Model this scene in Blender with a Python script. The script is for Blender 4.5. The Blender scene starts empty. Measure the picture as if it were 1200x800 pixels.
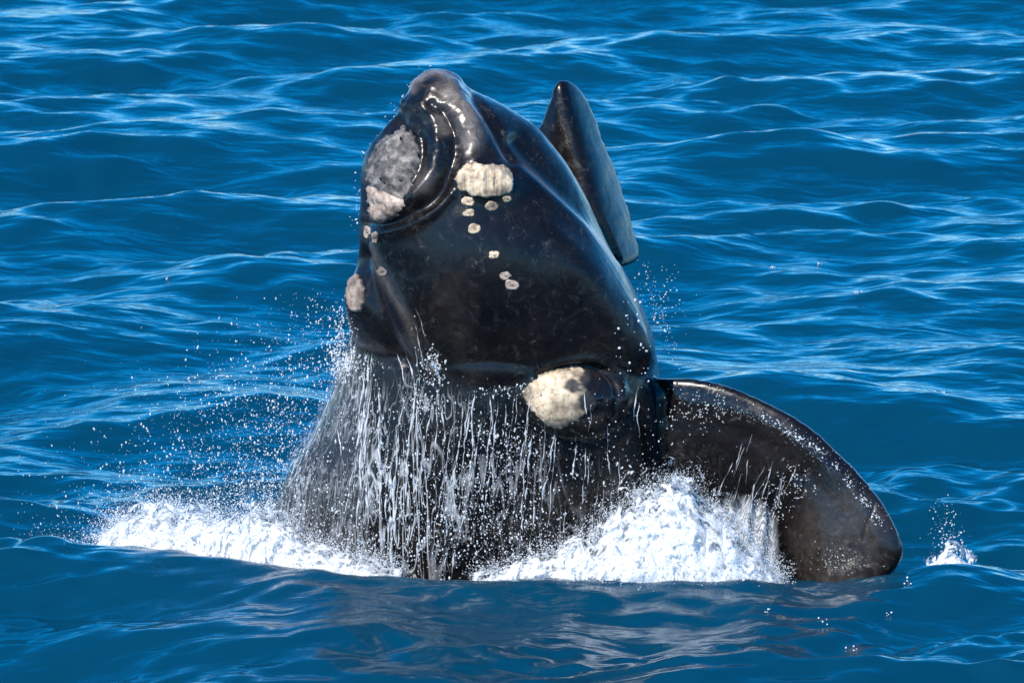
import bpy, bmesh, math, random
import numpy as np
from mathutils import Vector
from mathutils.bvhtree import BVHTree

# ------------------------------------------------------------------ camera, sky, sun, exposure
S = bpy.context.scene
COL = S.collection
R = math.radians
PITCH, DIST, FPX = R(11.0), 40.0, 5600.0          # FPX: focal length in pixels of the 1200 px wide photograph
ZC = 1.89
CAM = np.array([0.0, -DIST * math.cos(PITCH), ZC + DIST * math.sin(PITCH)])
UP = np.array([0.0, math.sin(PITCH), math.cos(PITCH)])
FWD = np.array([0.0, math.cos(PITCH), -math.sin(PITCH)])

cd = bpy.data.cameras.new("camera")
cam = bpy.data.objects.new("camera", cd)
COL.objects.link(cam)
cam.location = CAM
cam.rotation_euler = (R(90) - PITCH, 0, 0)
cd.sensor_width = 36
cd.lens = 36 * FPX / 1200
cd.clip_start, cd.clip_end = 0.5, 9000
cd.dof.use_dof = True
cd.dof.focus_distance = 38.6
cd.dof.aperture_fstop = 5.6
S.camera = cam

SUN_EL, SUN_AZ = R(46), R(34)      # azimuth: degrees to the left of straight behind the camera
sun_from = Vector((-math.sin(SUN_AZ) * math.cos(SUN_EL), -math.cos(SUN_AZ) * math.cos(SUN_EL), math.sin(SUN_EL)))
w = bpy.data.worlds.new("World")
S.world = w
w.use_nodes = True
nt = w.node_tree
sky = nt.nodes.new("ShaderNodeTexSky")
sky.sky_type = 'NISHITA'
sky.sun_disc = False
sky.sun_elevation = SUN_EL
sky.sun_rotation = math.atan2(sun_from.x, sun_from.y)
sky.altitude = 1000.0
sky.air_density = 0.9
sky.dust_density = 0.0
sky.ozone_density = 8.0
bg = nt.nodes["Background"]
bg.inputs[1].default_value = 0.15
hs = nt.nodes.new("ShaderNodeHueSaturation")      # deep clear-air blue, even over the whole sky
hs.inputs["Hue"].default_value = 0.493
hs.inputs["Saturation"].default_value = 1.34
nt.links.new(sky.outputs[0], hs.inputs["Color"])
nt.links.new(hs.outputs[0], bg.inputs[0])

sl = bpy.data.lights.new("sun", 'SUN')
sl.energy = 4.2
sl.angle = R(0.5)
sl.color = (1.0, 0.93, 0.84)
so = bpy.data.objects.new("sun", sl)
COL.objects.link(so)
so.rotation_euler = sun_from.to_track_quat('Z', 'Y').to_euler()
so.location = (-20, -30, 30)

S.view_settings.view_transform = 'Standard'
S.view_settings.look = 'None'
S.view_settings.exposure = 0.85
S.view_settings.gamma = 1.0
S.render.engine = 'CYCLES'
S.cycles.transparent_max_bounces = 24
S.cycles.max_bounces = 8
S.cycles.sample_clamp_indirect = 4.0

rng = np.random.default_rng(7)
random.seed(7)

# ------------------------------------------------------------------ helpers
def ray(px, py):
    return FWD + np.array([1.0, 0, 0]) * (px - 600) / FPX + UP * (400 - py) / FPX

def at(px, py, Y=0.0):
    d = ray(px, py)
    t = (Y - CAM[1]) / d[1]
    return CAM + d * t

def project(v):
    q = v - CAM
    dep = q @ FWD
    return 600 + q[:, 0] / dep * FPX, 400 - (q @ UP) / dep * FPX

_perm = np.random.default_rng(3).permutation(256)
_perm = np.concatenate([_perm, _perm, _perm])
_grad = np.random.default_rng(4).normal(size=(256, 3))
_grad /= np.linalg.norm(_grad, axis=1)[:, None]

def noise(p):
    """gradient noise, p: (n,3) -> about -1..1"""
    i = np.floor(p).astype(np.int64)
    f = p - i
    u = f * f * f * (f * (f * 6 - 15) + 10)
    i &= 255
    out = 0
    for dx in (0, 1):
        wx = u[:, 0] if dx else 1 - u[:, 0]
        for dy in (0, 1):
            wy = u[:, 1] if dy else 1 - u[:, 1]
            for dz in (0, 1):
                wz = u[:, 2] if dz else 1 - u[:, 2]
                h = _perm[_perm[_perm[(i[:, 0] + dx) & 255] + ((i[:, 1] + dy) & 255)] + ((i[:, 2] + dz) & 255)]
                g = _grad[h]
                d = g[:, 0] * (f[:, 0] - dx) + g[:, 1] * (f[:, 1] - dy) + g[:, 2] * (f[:, 2] - dz)
                out = out + wx * wy * wz * d
    return out * 1.6

def fbm(p, oct=4, gain=0.5):
    s, a = 0, 1.0
    for k in range(oct):
        s = s + a * noise(p * (2.03 ** k) + 17.3 * k)
        a *= gain
    return s

def link(name, me, mat=None, parent=None, label=None, cat=None, kind=None, group=None, smooth=True):
    o = bpy.data.objects.new(name, me)
    COL.objects.link(o)
    if mat:
        me.materials.append(mat)
    if smooth and len(me.polygons):
        me.polygons.foreach_set("use_smooth", np.ones(len(me.polygons), bool))
    if parent:
        o.parent = parent
    for k, v in (("label", label), ("category", cat), ("kind", kind), ("group", group)):
        if v:
            o[k] = v
    return o

def mesh_np(name, v, f):
    """v (n,3); f (m,k) int array of equal sized faces"""
    me = bpy.data.meshes.new(name)
    f = np.asarray(f, np.int32)
    m, k = f.shape
    me.vertices.add(len(v))
    me.vertices.foreach_set("co", np.asarray(v, np.float32).ravel())
    me.loops.add(m * k)
    me.loops.foreach_set("vertex_index", f.ravel())
    me.polygons.add(m)
    me.polygons.foreach_set("loop_start", np.arange(0, m * k, k, dtype=np.int32))
    me.update(calc_edges=True)
    return me

def ico_template(sub):
    bm = bmesh.new()
    bmesh.ops.create_icosphere(bm, subdivisions=sub, radius=1.0)
    v = np.array([x.co[:] for x in bm.verts]); f = np.array([[x.index for x in q.verts] for q in bm.faces])
    bm.free()
    return v, f

def get_co(me):
    a = np.empty(len(me.vertices) * 3, np.float32)
    me.vertices.foreach_get("co", a)
    return a.reshape(-1, 3).astype(float)

def get_no(me):
    a = np.empty(len(me.vertices) * 3, np.float32)
    me.vertices.foreach_get("normal", a)
    return a.reshape(-1, 3).astype(float)

def set_co(me, v):
    me.vertices.foreach_set("co", v.astype(np.float32).ravel())
    me.update()

def new_mat(name):
    m = bpy.data.materials.new(name)
    m.use_nodes = True
    n = m.node_tree.nodes
    return m, m.node_tree, n["Principled BSDF"], n["Material Output"]

def N(t, typ, **kw):
    n = t.nodes.new(typ)
    for k, v in kw.items():
        if k.startswith("i_"):
            key = k[2:]
            n.inputs[int(key) if key.isdigit() else key].default_value = v
        else:
            setattr(n, k, v)
    return n

def ramp(t, fac, stops):
    r = t.nodes.new("ShaderNodeValToRGB")
    t.links.new(fac, r.inputs[0])
    e = r.color_ramp.elements
    while len(e) < len(stops):
        e.new(0.5)
    for el, (p, c) in zip(e, stops):
        el.position = p
        el.color = c if len(c) == 4 else (*c, 1)
    return r

# ------------------------------------------------------------------ materials
def mat_sea():
    m, t, b, out = new_mat("sea_water")
    b.inputs["Base Color"].default_value = (0.0008, 0.032, 0.064, 1)
    b.inputs["Roughness"].default_value = 0.125
    b.inputs["IOR"].default_value = 1.333
    tc = N(t, "ShaderNodeTexCoord")
    mp = N(t, "ShaderNodeMapping")
    mp.inputs["Scale"].default_value = (1.0, 2.0, 1.0)
    mp.inputs["Rotation"].default_value = (0, 0, R(12))
    t.links.new(tc.outputs["Object"], mp.inputs[0])
    n1 = N(t, "ShaderNodeTexNoise", i_Scale=1.9, i_Detail=1.0, i_Roughness=0.45, i_Distortion=0.5)
    n2 = N(t, "ShaderNodeTexNoise", i_Scale=6.0, i_Detail=1.0, i_Roughness=0.45, i_Distortion=0.6)
    n3 = N(t, "ShaderNodeTexNoise", i_Scale=0.35, i_Detail=2.0)
    for n in (n1, n2):
        t.links.new(mp.outputs[0], n.inputs["Vector"])
    t.links.new(tc.outputs["Object"], n3.inputs["Vector"])
    gust = ramp(t, n3.outputs["Fac"], [(0.38, (0.15,) * 3), (0.66, (1,) * 3)])
    ml = N(t, "ShaderNodeMath", operation='MULTIPLY')
    t.links.new(n2.outputs["Fac"], ml.inputs[0])
    t.links.new(gust.outputs[0], ml.inputs[1])
    b1 = N(t, "ShaderNodeBump", i_Strength=1.0, i_Distance=0.035)
    b2 = N(t, "ShaderNodeBump", i_Strength=1.0, i_Distance=0.009)
    t.links.new(n1.outputs["Fac"], b1.inputs["Height"])
    t.links.new(ml.outputs[0], b2.inputs["Height"])
    t.links.new(b1.outputs[0], b2.inputs["Normal"])
    t.links.new(b2.outputs[0], b.inputs["Normal"])
    return m

def mat_skin():
    m, t, b, out = new_mat("whale_skin")
    tc = N(t, "ShaderNodeTexCoord")
    n1 = N(t, "ShaderNodeTexNoise", i_Scale=1.6, i_Detail=5.0, i_Roughness=0.6)
    n2 = N(t, "ShaderNodeTexNoise", i_Scale=9.0, i_Detail=6.0, i_Roughness=0.65, i_Distortion=1.2)
    n3 = N(t, "ShaderNodeTexNoise", i_Scale=55.0, i_Detail=3.0)
    for n in (n1, n2, n3):
        t.links.new(tc.outputs["Object"], n.inputs["Vector"])
    base = ramp(t, n1.outputs["Fac"], [(0.35, (0.0018, 0.0018, 0.002)), (0.72, (0.009, 0.006, 0.0048))])
    sc = ramp(t, n2.outputs["Fac"], [(0.55, (0, 0, 0)), (0.90, (0.026, 0.024, 0.022))])
    add = N(t, "ShaderNodeMix", data_type='RGBA', blend_type='ADD')
    add.inputs["Factor"].default_value = 1.0
    t.links.new(base.outputs[0], add.inputs["A"])
    t.links.new(sc.outputs[0], add.inputs["B"])
    # old scratches: thin broken lines
    n4 = N(t, "ShaderNodeTexNoise", i_Scale=2.6, i_Detail=2.0, i_Roughness=0.5, i_Distortion=2.6)
    t.links.new(tc.outputs["Object"], n4.inputs["Vector"])
    su = N(t, "ShaderNodeMath", operation='SUBTRACT', i_1=0.5)
    t.links.new(n4.outputs["Fac"], su.inputs[0])
    ab = N(t, "ShaderNodeMath", operation='ABSOLUTE')
    t.links.new(su.outputs[0], ab.inputs[0])
    ln = ramp(t, ab.outputs[0], [(0.0, (0.05, 0.047, 0.045)), (0.011, (0, 0, 0))])
    lm = ramp(t, n2.outputs["Fac"], [(0.47, (0, 0, 0)), (0.62, (1, 1, 1))])
    lx = N(t, "ShaderNodeMix", data_type='RGBA', blend_type='MULTIPLY')
    lx.inputs["Factor"].default_value = 1.0
    t.links.new(ln.outputs[0], lx.inputs["A"]); t.links.new(lm.outputs[0], lx.inputs["B"])
    add2 = N(t, "ShaderNodeMix", data_type='RGBA', blend_type='ADD')
    add2.inputs["Factor"].default_value = 1.0
    t.links.new(add.outputs["Result"], add2.inputs["A"]); t.links.new(lx.outputs["Result"], add2.inputs["B"])
    add = add2
    at1 = N(t, "ShaderNodeAttribute", attribute_name="pale")
    pn = ramp(t, n2.outputs["Fac"], [(0.35, (0.35,) * 3), (0.68, (1,) * 3)])
    pm = N(t, "ShaderNodeMath", operation='MULTIPLY')
    t.links.new(at1.outputs["Fac"], pm.inputs[0])
    t.links.new(pn.outputs[0], pm.inputs[1])
    mx = N(t, "ShaderNodeMix", data_type='RGBA')
    t.links.new(pm.outputs[0], mx.inputs["Factor"])
    t.links.new(add.outputs["Result"], mx.inputs["A"])
    mx.inputs["B"].default_value = (0.26, 0.22, 0.19, 1)
    t.links.new(mx.outputs["Result"], b.inputs["Base Color"])
    rr = ramp(t, n2.outputs["Fac"], [(0.3, (0.20,) * 3), (0.7, (0.36,) * 3)])
    t.links.new(rr.outputs[0], b.inputs["Roughness"])
    b.inputs["IOR"].default_value = 1.42
    b.inputs["Coat Weight"].default_value = 0.2
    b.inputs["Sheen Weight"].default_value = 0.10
    b.inputs["Specular IOR Level"].default_value = 0.38
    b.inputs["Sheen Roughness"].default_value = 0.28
    b.inputs["Sheen Tint"].default_value = (0.62, 0.68, 1.0, 1)  # blue tint imitates skylight on skin seen at a grazing angle
    b.inputs["Coat Roughness"].default_value = 0.13
    b.inputs["Coat IOR"].default_value = 1.33
    bu = N(t, "ShaderNodeBump", i_Strength=0.35, i_Distance=0.006)
    t.links.new(n2.outputs["Fac"], bu.inputs["Height"])
    bu2 = N(t, "ShaderNodeBump", i_Strength=0.3, i_Distance=0.002)
    t.links.new(n3.outputs["Fac"], bu2.inputs["Height"])
    t.links.new(bu.outputs[0], bu2.inputs["Normal"])
    vo = N(t, "ShaderNodeTexVoronoi", i_Scale=24.0)
    t.links.new(tc.outputs["Object"], vo.inputs["Vector"])
    vr = ramp(t, vo.outputs["Distance"], [(0.0, (1,) * 3), (0.42, (0,) * 3)])
    aw = N(t, "ShaderNodeAttribute", attribute_name="wet")
    cw = N(t, "ShaderNodeMath", operation='MULTIPLY_ADD', i_1=0.8, i_2=0.12)
    t.links.new(aw.outputs["Fac"], cw.inputs[0])
    t.links.new(cw.outputs[0], b.inputs["Coat Weight"])
    vm = N(t, "ShaderNodeMath", operation='MULTIPLY')
    t.links.new(vr.outputs[0], vm.inputs[0])
    t.links.new(aw.outputs["Fac"], vm.inputs[1])
    bu3 = N(t, "ShaderNodeBump", i_Strength=1.0, i_Distance=0.012)
    t.links.new(vm.outputs[0], bu3.inputs["Height"])
    t.links.new(bu2.outputs[0], bu3.inputs["Normal"])
    t.links.new(bu2.outputs[0], b.inputs["Normal"])
    t.links.new(bu3.outputs[0], b.inputs["Coat Normal"])
    return m

def mat_callosity(name, c0, c1, c2, scale=22.0):
    m, t, b, out = new_mat(name)
    tc = N(t, "ShaderNodeTexCoord")
    n1 = N(t, "ShaderNodeTexNoise", i_Scale=scale, i_Detail=6.0, i_Roughness=0.7)
    n2 = N(t, "ShaderNodeTexNoise", i_Scale=scale * 0.28, i_Detail=3.0)
    for n in (n1, n2):
        t.links.new(tc.outputs["Object"], n.inputs["Vector"])
    r1 = ramp(t, n1.outputs["Fac"], [(0.30, c0), (0.47, c1), (0.7, c2)])
    r2 = ramp(t, n2.outputs["Fac"], [(0.36, (0.35,) * 3), (0.58, (1.0,) * 3)])
    mx = N(t, "ShaderNodeMix", data_type='RGBA', blend_type='MULTIPLY')
    mx.inputs["Factor"].default_value = 1.0
    t.links.new(r1.outputs[0], mx.inputs["A"])
    t.links.new(r2.outputs[0], mx.inputs["B"])
    at1 = N(t, "ShaderNodeAttribute", attribute_name="rim")
    mr = N(t, "ShaderNodeMix", data_type='RGBA')
    t.links.new(at1.outputs["Fac"], mr.inputs["Factor"])
    t.links.new(mx.outputs["Result"], mr.inputs["A"])
    mr.inputs["B"].default_value = (0.012, 0.011, 0.011, 1)
    t.links.new(mr.outputs["Result"], b.inputs["Base Color"])
    b.inputs["Roughness"].default_value = 0.6
    bu = N(t, "ShaderNodeBump", i_Strength=0.8, i_Distance=0.012)
    t.links.new(n1.outputs["Fac"], bu.inputs["Height"])
    t.links.new(bu.outputs[0], b.inputs["Normal"])
    return m

def mat_foam():
    m, t, b, out = new_mat("white_foam")
    b.inputs["Base Color"].default_value = (0.80, 0.82, 0.83, 1)
    b.inputs["Roughness"].default_value = 0.5
    tc = N(t, "ShaderNodeTexCoord")
    n1 = N(t, "ShaderNodeTexNoise", i_Scale=30.0, i_Detail=6.0, i_Roughness=0.7)
    t.links.new(tc.outputs["Object"], n1.inputs["Vector"])
    bu = N(t, "ShaderNodeBump", i_Strength=1.0, i_Distance=0.006)
    t.links.new(n1.outputs["Fac"], bu.inputs["Height"])
    t.links.new(bu.outputs[0], b.inputs["Normal"])
    tr = N(t, "ShaderNodeBsdfTranslucent")
    tr.inputs[0].default_value = (0.8, 0.84, 0.86, 1)
    ms = N(t, "ShaderNodeMixShader", i_0=0.3)
    t.links.new(b.outputs[0], ms.inputs[1])
    t.links.new(tr.outputs[0], ms.inputs[2])
    t.links.new(ms.outputs[0], out.inputs[0])
    return m

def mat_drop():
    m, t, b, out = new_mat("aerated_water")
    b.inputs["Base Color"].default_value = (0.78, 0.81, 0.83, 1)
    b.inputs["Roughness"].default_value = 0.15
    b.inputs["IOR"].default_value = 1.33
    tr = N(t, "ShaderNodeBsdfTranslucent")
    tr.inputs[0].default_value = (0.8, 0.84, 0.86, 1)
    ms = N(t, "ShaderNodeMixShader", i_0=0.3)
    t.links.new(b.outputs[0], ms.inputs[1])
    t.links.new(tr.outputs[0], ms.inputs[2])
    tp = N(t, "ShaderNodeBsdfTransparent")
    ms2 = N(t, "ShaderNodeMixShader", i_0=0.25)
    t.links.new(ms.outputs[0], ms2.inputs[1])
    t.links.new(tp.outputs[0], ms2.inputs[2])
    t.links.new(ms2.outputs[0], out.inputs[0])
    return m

def mat_veil(name, lo, hi, sx, sz, top=0.75, base=0.0):
    """falling water film: strands and holes stretched along the fall"""
    m, t, b, out = new_mat(name)
    b.inputs["Base Color"].default_value = (0.72, 0.75, 0.77, 1)
    b.inputs["Roughness"].default_value = 0.18
    b.inputs["IOR"].default_value = 1.33
    tc = N(t, "ShaderNodeTexCoord")
    mp = N(t, "ShaderNodeMapping")
    mp.inputs["Scale"].default_value = (sx, sx, sz)
    t.links.new(tc.outputs["Object"], mp.inputs[0])
    n1 = N(t, "ShaderNodeTexNoise", i_Scale=1.0, i_Detail=1.0, i_Roughness=0.5, i_Distortion=1.1)
    n4 = N(t, "ShaderNodeTexNoise", i_Scale=2.3, i_Detail=1.5, i_Roughness=0.5, i_Distortion=1.0)
    for n in (n1, n4):
        t.links.new(mp.outputs[0], n.inputs["Vector"])
    n2 = N(t, "ShaderNodeTexNoise", i_Scale=1.7, i_Detail=3.0, i_Roughness=0.6)
    t.links.new(tc.outputs["Object"], n2.inputs["Vector"])
    def strand(src, wid):
        a = N(t, "ShaderNodeMath", operation='SUBTRACT', i_1=0.5)
        t.links.new(src, a.inputs[0])
        b_ = N(t, "ShaderNodeMath", operation='ABSOLUTE')
        t.links.new(a.outputs[0], b_.inputs[0])
        return ramp(t, b_.outputs[0], [(0.0, (1,) * 3), (wid, (0,) * 3)]).outputs[0]
    s1, s2 = strand(n1.outputs["Fac"], lo), strand(n4.outputs["Fac"], lo * 1.2)
    mxx = N(t, "ShaderNodeMath", operation='MAXIMUM')
    t.links.new(s1, mxx.inputs[0]); t.links.new(s2, mxx.inputs[1])
    patch = ramp(t, n2.outputs["Fac"], [(hi - 0.12, (0,) * 3), (hi + 0.12, (1,) * 3)])
    pm = N(t, "ShaderNodeMath", operation='MULTIPLY')
    t.links.new(mxx.outputs[0], pm.inputs[0]); t.links.new(patch.outputs[0], pm.inputs[1])
    r = N(t, "ShaderNodeMath", operation='MULTIPLY_ADD', i_1=top, i_2=base)
    t.links.new(pm.outputs[0], r.inputs[0])
    at1 = N(t, "ShaderNodeAttribute", attribute_name="cover")
    mu = N(t, "ShaderNodeMath", operation='MULTIPLY')
    t.links.new(r.outputs[0], mu.inputs[0])
    t.links.new(at1.outputs["Fac"], mu.inputs[1])
    t.links.new(mu.outputs[0], b.inputs["Alpha"])
    bu = N(t, "ShaderNodeBump", i_Strength=1.0, i_Distance=0.02)
    t.links.new(n4.outputs["Fac"], bu.inputs["Height"])
    t.links.new(bu.outputs[0], b.inputs["Normal"])
    return m

def mat_froth():
    m = mat_foam()
    m.name = "lacy_froth"
    t = m.node_tree
    out = t.nodes["Material Output"]
    src = out.inputs[0].links[0].from_socket
    tc = N(t, "ShaderNodeTexCoord")
    mp = N(t, "ShaderNodeMapping")
    mp.inputs["Scale"].default_value = (1.0, 1.0, 0.6)
    t.links.new(tc.outputs["Object"], mp.inputs[0])
    n1 = N(t, "ShaderNodeTexNoise", i_Scale=8.0, i_Detail=9.0, i_Roughness=0.75, i_Distortion=0.4)
    t.links.new(mp.outputs[0], n1.inputs["Vector"])
    a = N(t, "ShaderNodeAttribute", attribute_name="cover")
    ad = N(t, "ShaderNodeMath", operation='ADD')
    t.links.new(n1.outputs["Fac"], ad.inputs[0]); t.links.new(a.outputs["Fac"], ad.inputs[1])
    r = ramp(t, ad.outputs[0], [(0.93, (0,) * 3), (1.0, (1,) * 3)])
    tp = N(t, "ShaderNodeBsdfTransparent")
    ms = N(t, "ShaderNodeMixShader")
    t.links.new(r.outputs[0], ms.inputs[0])
    t.links.new(tp.outputs[0], ms.inputs[1]); t.links.new(src, ms.inputs[2])
    t.links.new(ms.outputs[0], out.inputs[0])
    return m

FROTH = mat_froth()
STREAM = mat_drop()
STREAM.name = "running_water"
for n_ in STREAM.node_tree.nodes:
    if n_.type == 'MIX_SHADER' and any(l.from_node.type == 'BSDF_TRANSPARENT' for l in n_.inputs[2].links):
        n_.inputs[0].default_value = 0.42

SEA, SKIN, FOAM, DROP = mat_sea(), mat_skin(), mat_foam(), mat_drop()
CAL_GREY = mat_callosity("grey_callosity", (0.02, 0.019, 0.018), (0.09, 0.08, 0.073), (0.31, 0.28, 0.25), 17)
CAL_CREAM = mat_callosity("cream_callosity", (0.10, 0.07, 0.045), (0.54, 0.41, 0.27), (0.76, 0.63, 0.45), 16)
CAL_PINK = mat_callosity("pinkish_callosity", (0.09, 0.06, 0.045), (0.36, 0.27, 0.21), (0.55, 0.45, 0.37), 18)

# ------------------------------------------------------------------ sea
def axis(lo, hi, d0, grow, far):
    c = list(np.arange(lo, hi + 1e-6, d0))
    d = d0
    while c[-1] < far:
        d *= grow
        c.append(c[-1] + d)
    d = d0
    while c[0] > -far:
        d *= grow
        c.insert(0, c[0] - d)
    return np.array(c)

WAVES = []
wr = np.random.default_rng(21)
for lam0, lam1, n, slope, spread in ((5.5, 9.5, 14, 0.050, 0.40), (2.4, 5.0, 34, 0.118, 0.52), (1.0, 2.3, 46, 0.120, 0.72), (0.5, 1.0, 54, 0.090, 0.9), (0.26, 0.48, 48, 0.045, 1.0)):
    for k in range(n):
        lam = math.exp(wr.uniform(math.log(lam0), math.log(lam1)))
        kk = 2 * math.pi / lam
        th = wr.normal(R(-90 + 6), spread)
        a = slope / kk * math.sqrt(2.0 / n)
        WAVES.append((kk, math.cos(th), math.sin(th), a, wr.uniform(0, 6.283), lam))

def sea_disp(x, y, cell):
    dz = np.zeros_like(x); dx = np.zeros_like(x); dy = np.zeros_like(x)
    P = np.stack([x * 0.16, y * 0.10, np.zeros_like(x)], 1)
    g1 = np.clip(0.95 + 0.6 * noise(P), 0.6, 1.5)
    g2 = np.clip(0.95 + 0.7 * noise(P * 1.9 + 9), 0.5, 1.6)
    for kk, c, s, a, ph, lam in WAVES:
        arg = kk * (c * x + s * y) + ph
        amp = a * np.clip((lam / cell - 2.5) / 3, 0, 1)
        if lam < 2.5:
            amp = amp * (g1 if lam > 1.07 else g2)
        sn = np.sin(arg)
        dz += amp * np.cos(arg)
        dx -= 0.3 * amp * c * sn
        dy -= 0.3 * amp * s * sn
    return dx, dy, dz

RIPPLES = []
for k in range(46):     # short steep ripples running out from the breach
    lam = math.exp(wr.uniform(math.log(0.24), math.log(0.85)))
    th = wr.normal(R(-90), 0.55)
    RIPPLES.append((2 * math.pi / lam, math.cos(th), math.sin(th), 0.19 / (2 * math.pi / lam) * math.sqrt(2.0 / 46), wr.uniform(0, 6.283)))

def ripples(x, y):
    z = np.zeros_like(x)
    m = np.where((np.abs(x) < 9) & (y > -9) & (y < 4))[0]
    if len(m) == 0:
        return z
    xm, ym = x[m], y[m]
    q = noise(np.stack([xm * 0.7, ym * 0.9, np.zeros_like(xm)], 1))
    wgt = np.clip(0.9 + 0.9 * q, 0.15, 1.7) * np.exp(-(np.clip(np.hypot(xm / 2.2, ym + 1.5) - 2.8, 0, 9) / 2.0) ** 2)
    wgt *= 1 - 0.6 * np.exp(-((xm / 3.2) ** 2 + ((ym + 0.4) / 1.7) ** 2) ** 2)
    acc = np.zeros_like(xm)
    for kk, c, s, a, ph in RIPPLES:
        acc += a * np.cos(kk * (c * xm + s * ym) + ph + 0.8 * q)
    z[m] = acc * wgt
    return z

def local_swell(x, y):
    """water heaped up and disturbed around the whale"""
    z = ripples(x, y)
    # calm the random waves are handled by the caller; crest in front of the whale
    yc = np.interp(x, [-5, -3.3, -2.2, -1.2, 0.5, 2.0, 3.2, 4], [-0.1, -0.55, -1.25, -1.9, -2.0, -1.9, -1.5, -1.3]) + 0.05 * np.sin(x * 1.9)
    hgt = np.interp(x, [-6, -4.2, -3.3, -1.0, 1.9, 2.6, 3.2], [0.0, 0.14, 0.20, 0.27, 0.27, 0.12, 0.0])
    prof = np.where(y < yc, np.exp(-((y - yc) / 2.6) ** 2), np.exp(-((y - yc) / 0.45) ** 2))
    z += hgt * prof
    # wave thrown up round the flipper tip
    z += 0.20 * np.exp(-((x - 3.45) / 0.6) ** 2 - ((y + 1.15) / 0.55) ** 2)
    z -= 0.08 * np.exp(-((x - 3.4) / 0.25) ** 2 - ((y + 0.25) / 0.35) ** 2)
    # rings spreading from the body
    r = np.sqrt(((x + 0.2) / 1.25) ** 2 + (y - 0.1) ** 2)
    z += 0.05 * np.cos((r - 2.0) * 4.2) * np.exp(-np.clip(r - 1.4, 0, 9) * 0.55) * (r > 0.8)
    return z

def build_sea():
    xs = axis(-11.5, 11.5, 0.042, 1.13, 4500)
    ys_near = np.arange(-7.0, 6.0, 0.042)
    ys = list(ys_near)
    d = 0.042
    while ys[-1] < 46:
        d = min(d * 1.006, 0.11)
        ys.append(ys[-1] + d)
    while ys[-1] < 5500:
        d *= 1.13
        ys.append(ys[-1] + d)
    d = 0.042
    while ys[0] > -4500:
        d *= 1.13
        ys.insert(0, ys[0] - d)
    ys = np.array(ys)
    gx, gy = np.meshgrid(xs, ys)
    cx = np.gradient(xs); cy = np.gradient(ys)
    cell = np.maximum(*np.meshgrid(cx, cy)).ravel()
    x, y = gx.ravel(), gy.ravel()
    dx, dy, dz = sea_disp(x, y, cell)
    near = np.exp(-(((x - 0.3) / 3.0) ** 2 + ((y + 0.5) / 2.0) ** 2) ** 2)
    k = 1 - 0.62 * near
    v = np.stack([x + dx * k, y + dy * k, dz * k + local_swell(x, y)], 1)
    nx, ny = len(xs), len(ys)
    i = np.arange(nx * ny).reshape(ny, nx)
    f = np.stack([i[:-1, :-1], i[:-1, 1:], i[1:, 1:], i[1:, :-1]], -1).reshape(-1, 4)
    me = mesh_np("sea", v, f)
    return link("sea", me, SEA, kind="structure", label="open blue sea with smooth rolling ripples", cat="sea")

sea = build_sea()

def sea_z(x, y):
    x = np.atleast_1d(np.asarray(x, float)); y = np.atleast_1d(np.asarray(y, float))
    dx, dy, dz = sea_disp(x, y, np.full_like(x, 0.05))
    near = np.exp(-(((x - 0.3) / 3.0) ** 2 + ((y + 0.5) / 2.0) ** 2) ** 2)
    return dz * (1 - 0.62 * near) + local_swell(x, y)

# ------------------------------------------------------------------ whale
def pspline(pts, n):
    """closed centripetal-ish Catmull-Rom through pts (k,2) -> n points"""
    pts = np.asarray(pts, float)
    k = len(pts)
    out = []
    u = np.linspace(0, k, n, endpoint=False)
    i = np.floor(u).astype(int)
    t = (u - i)[:, None]
    p0, p1, p2, p3 = pts[(i - 1) % k], pts[i % k], pts[(i + 1) % k], pts[(i + 2) % k]
    return 0.5 * (2 * p1 + (p2 - p0) * t + (2 * p0 - 5 * p1 + 4 * p2 - p3) * t ** 2 + (3 * p1 - p0 - 3 * p2 + p3) * t ** 3)

def ospline(pts, n):
    pts = np.asarray(pts, float)
    k = len(pts)
    u = np.linspace(0, k - 1, n)
    i = np.minimum(np.floor(u).astype(int), k - 2)
    t = (u - i)[:, None]
    e = np.vstack([2 * pts[0] - pts[1], pts, 2 * pts[-1] - pts[-2]])
    p0, p1, p2, p3 = e[i], e[i + 1], e[i + 2], e[i + 3]
    return 0.5 * (2 * p1 + (p2 - p0) * t + (2 * p0 - 5 * p1 + 4 * p2 - p3) * t ** 2 + (3 * p1 - p0 - 3 * p2 + p3) * t ** 3)

def loft(rings):
    """rings (m,n,3) -> closed mesh verts, tris/quads as triangles"""
    m, n, _ = rings.shape
    v = rings.reshape(-1, 3)
    f = []
    for a in range(m - 1):
        for b in range(n):
            c = (b + 1) % n
            f += [(a * n + b, a * n + c, (a + 1) * n + c), (a * n + b, (a + 1) * n + c, (a + 1) * n + b)]
    v = np.vstack([v, rings[0].mean(0), rings[-1].mean(0)])
    t0, t1 = m * n, m * n + 1
    for b in range(n):
        c = (b + 1) % n
        f += [(t0, c, b), (t1, (m - 1) * n + b, (m - 1) * n + c)]
    return v, f

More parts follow.
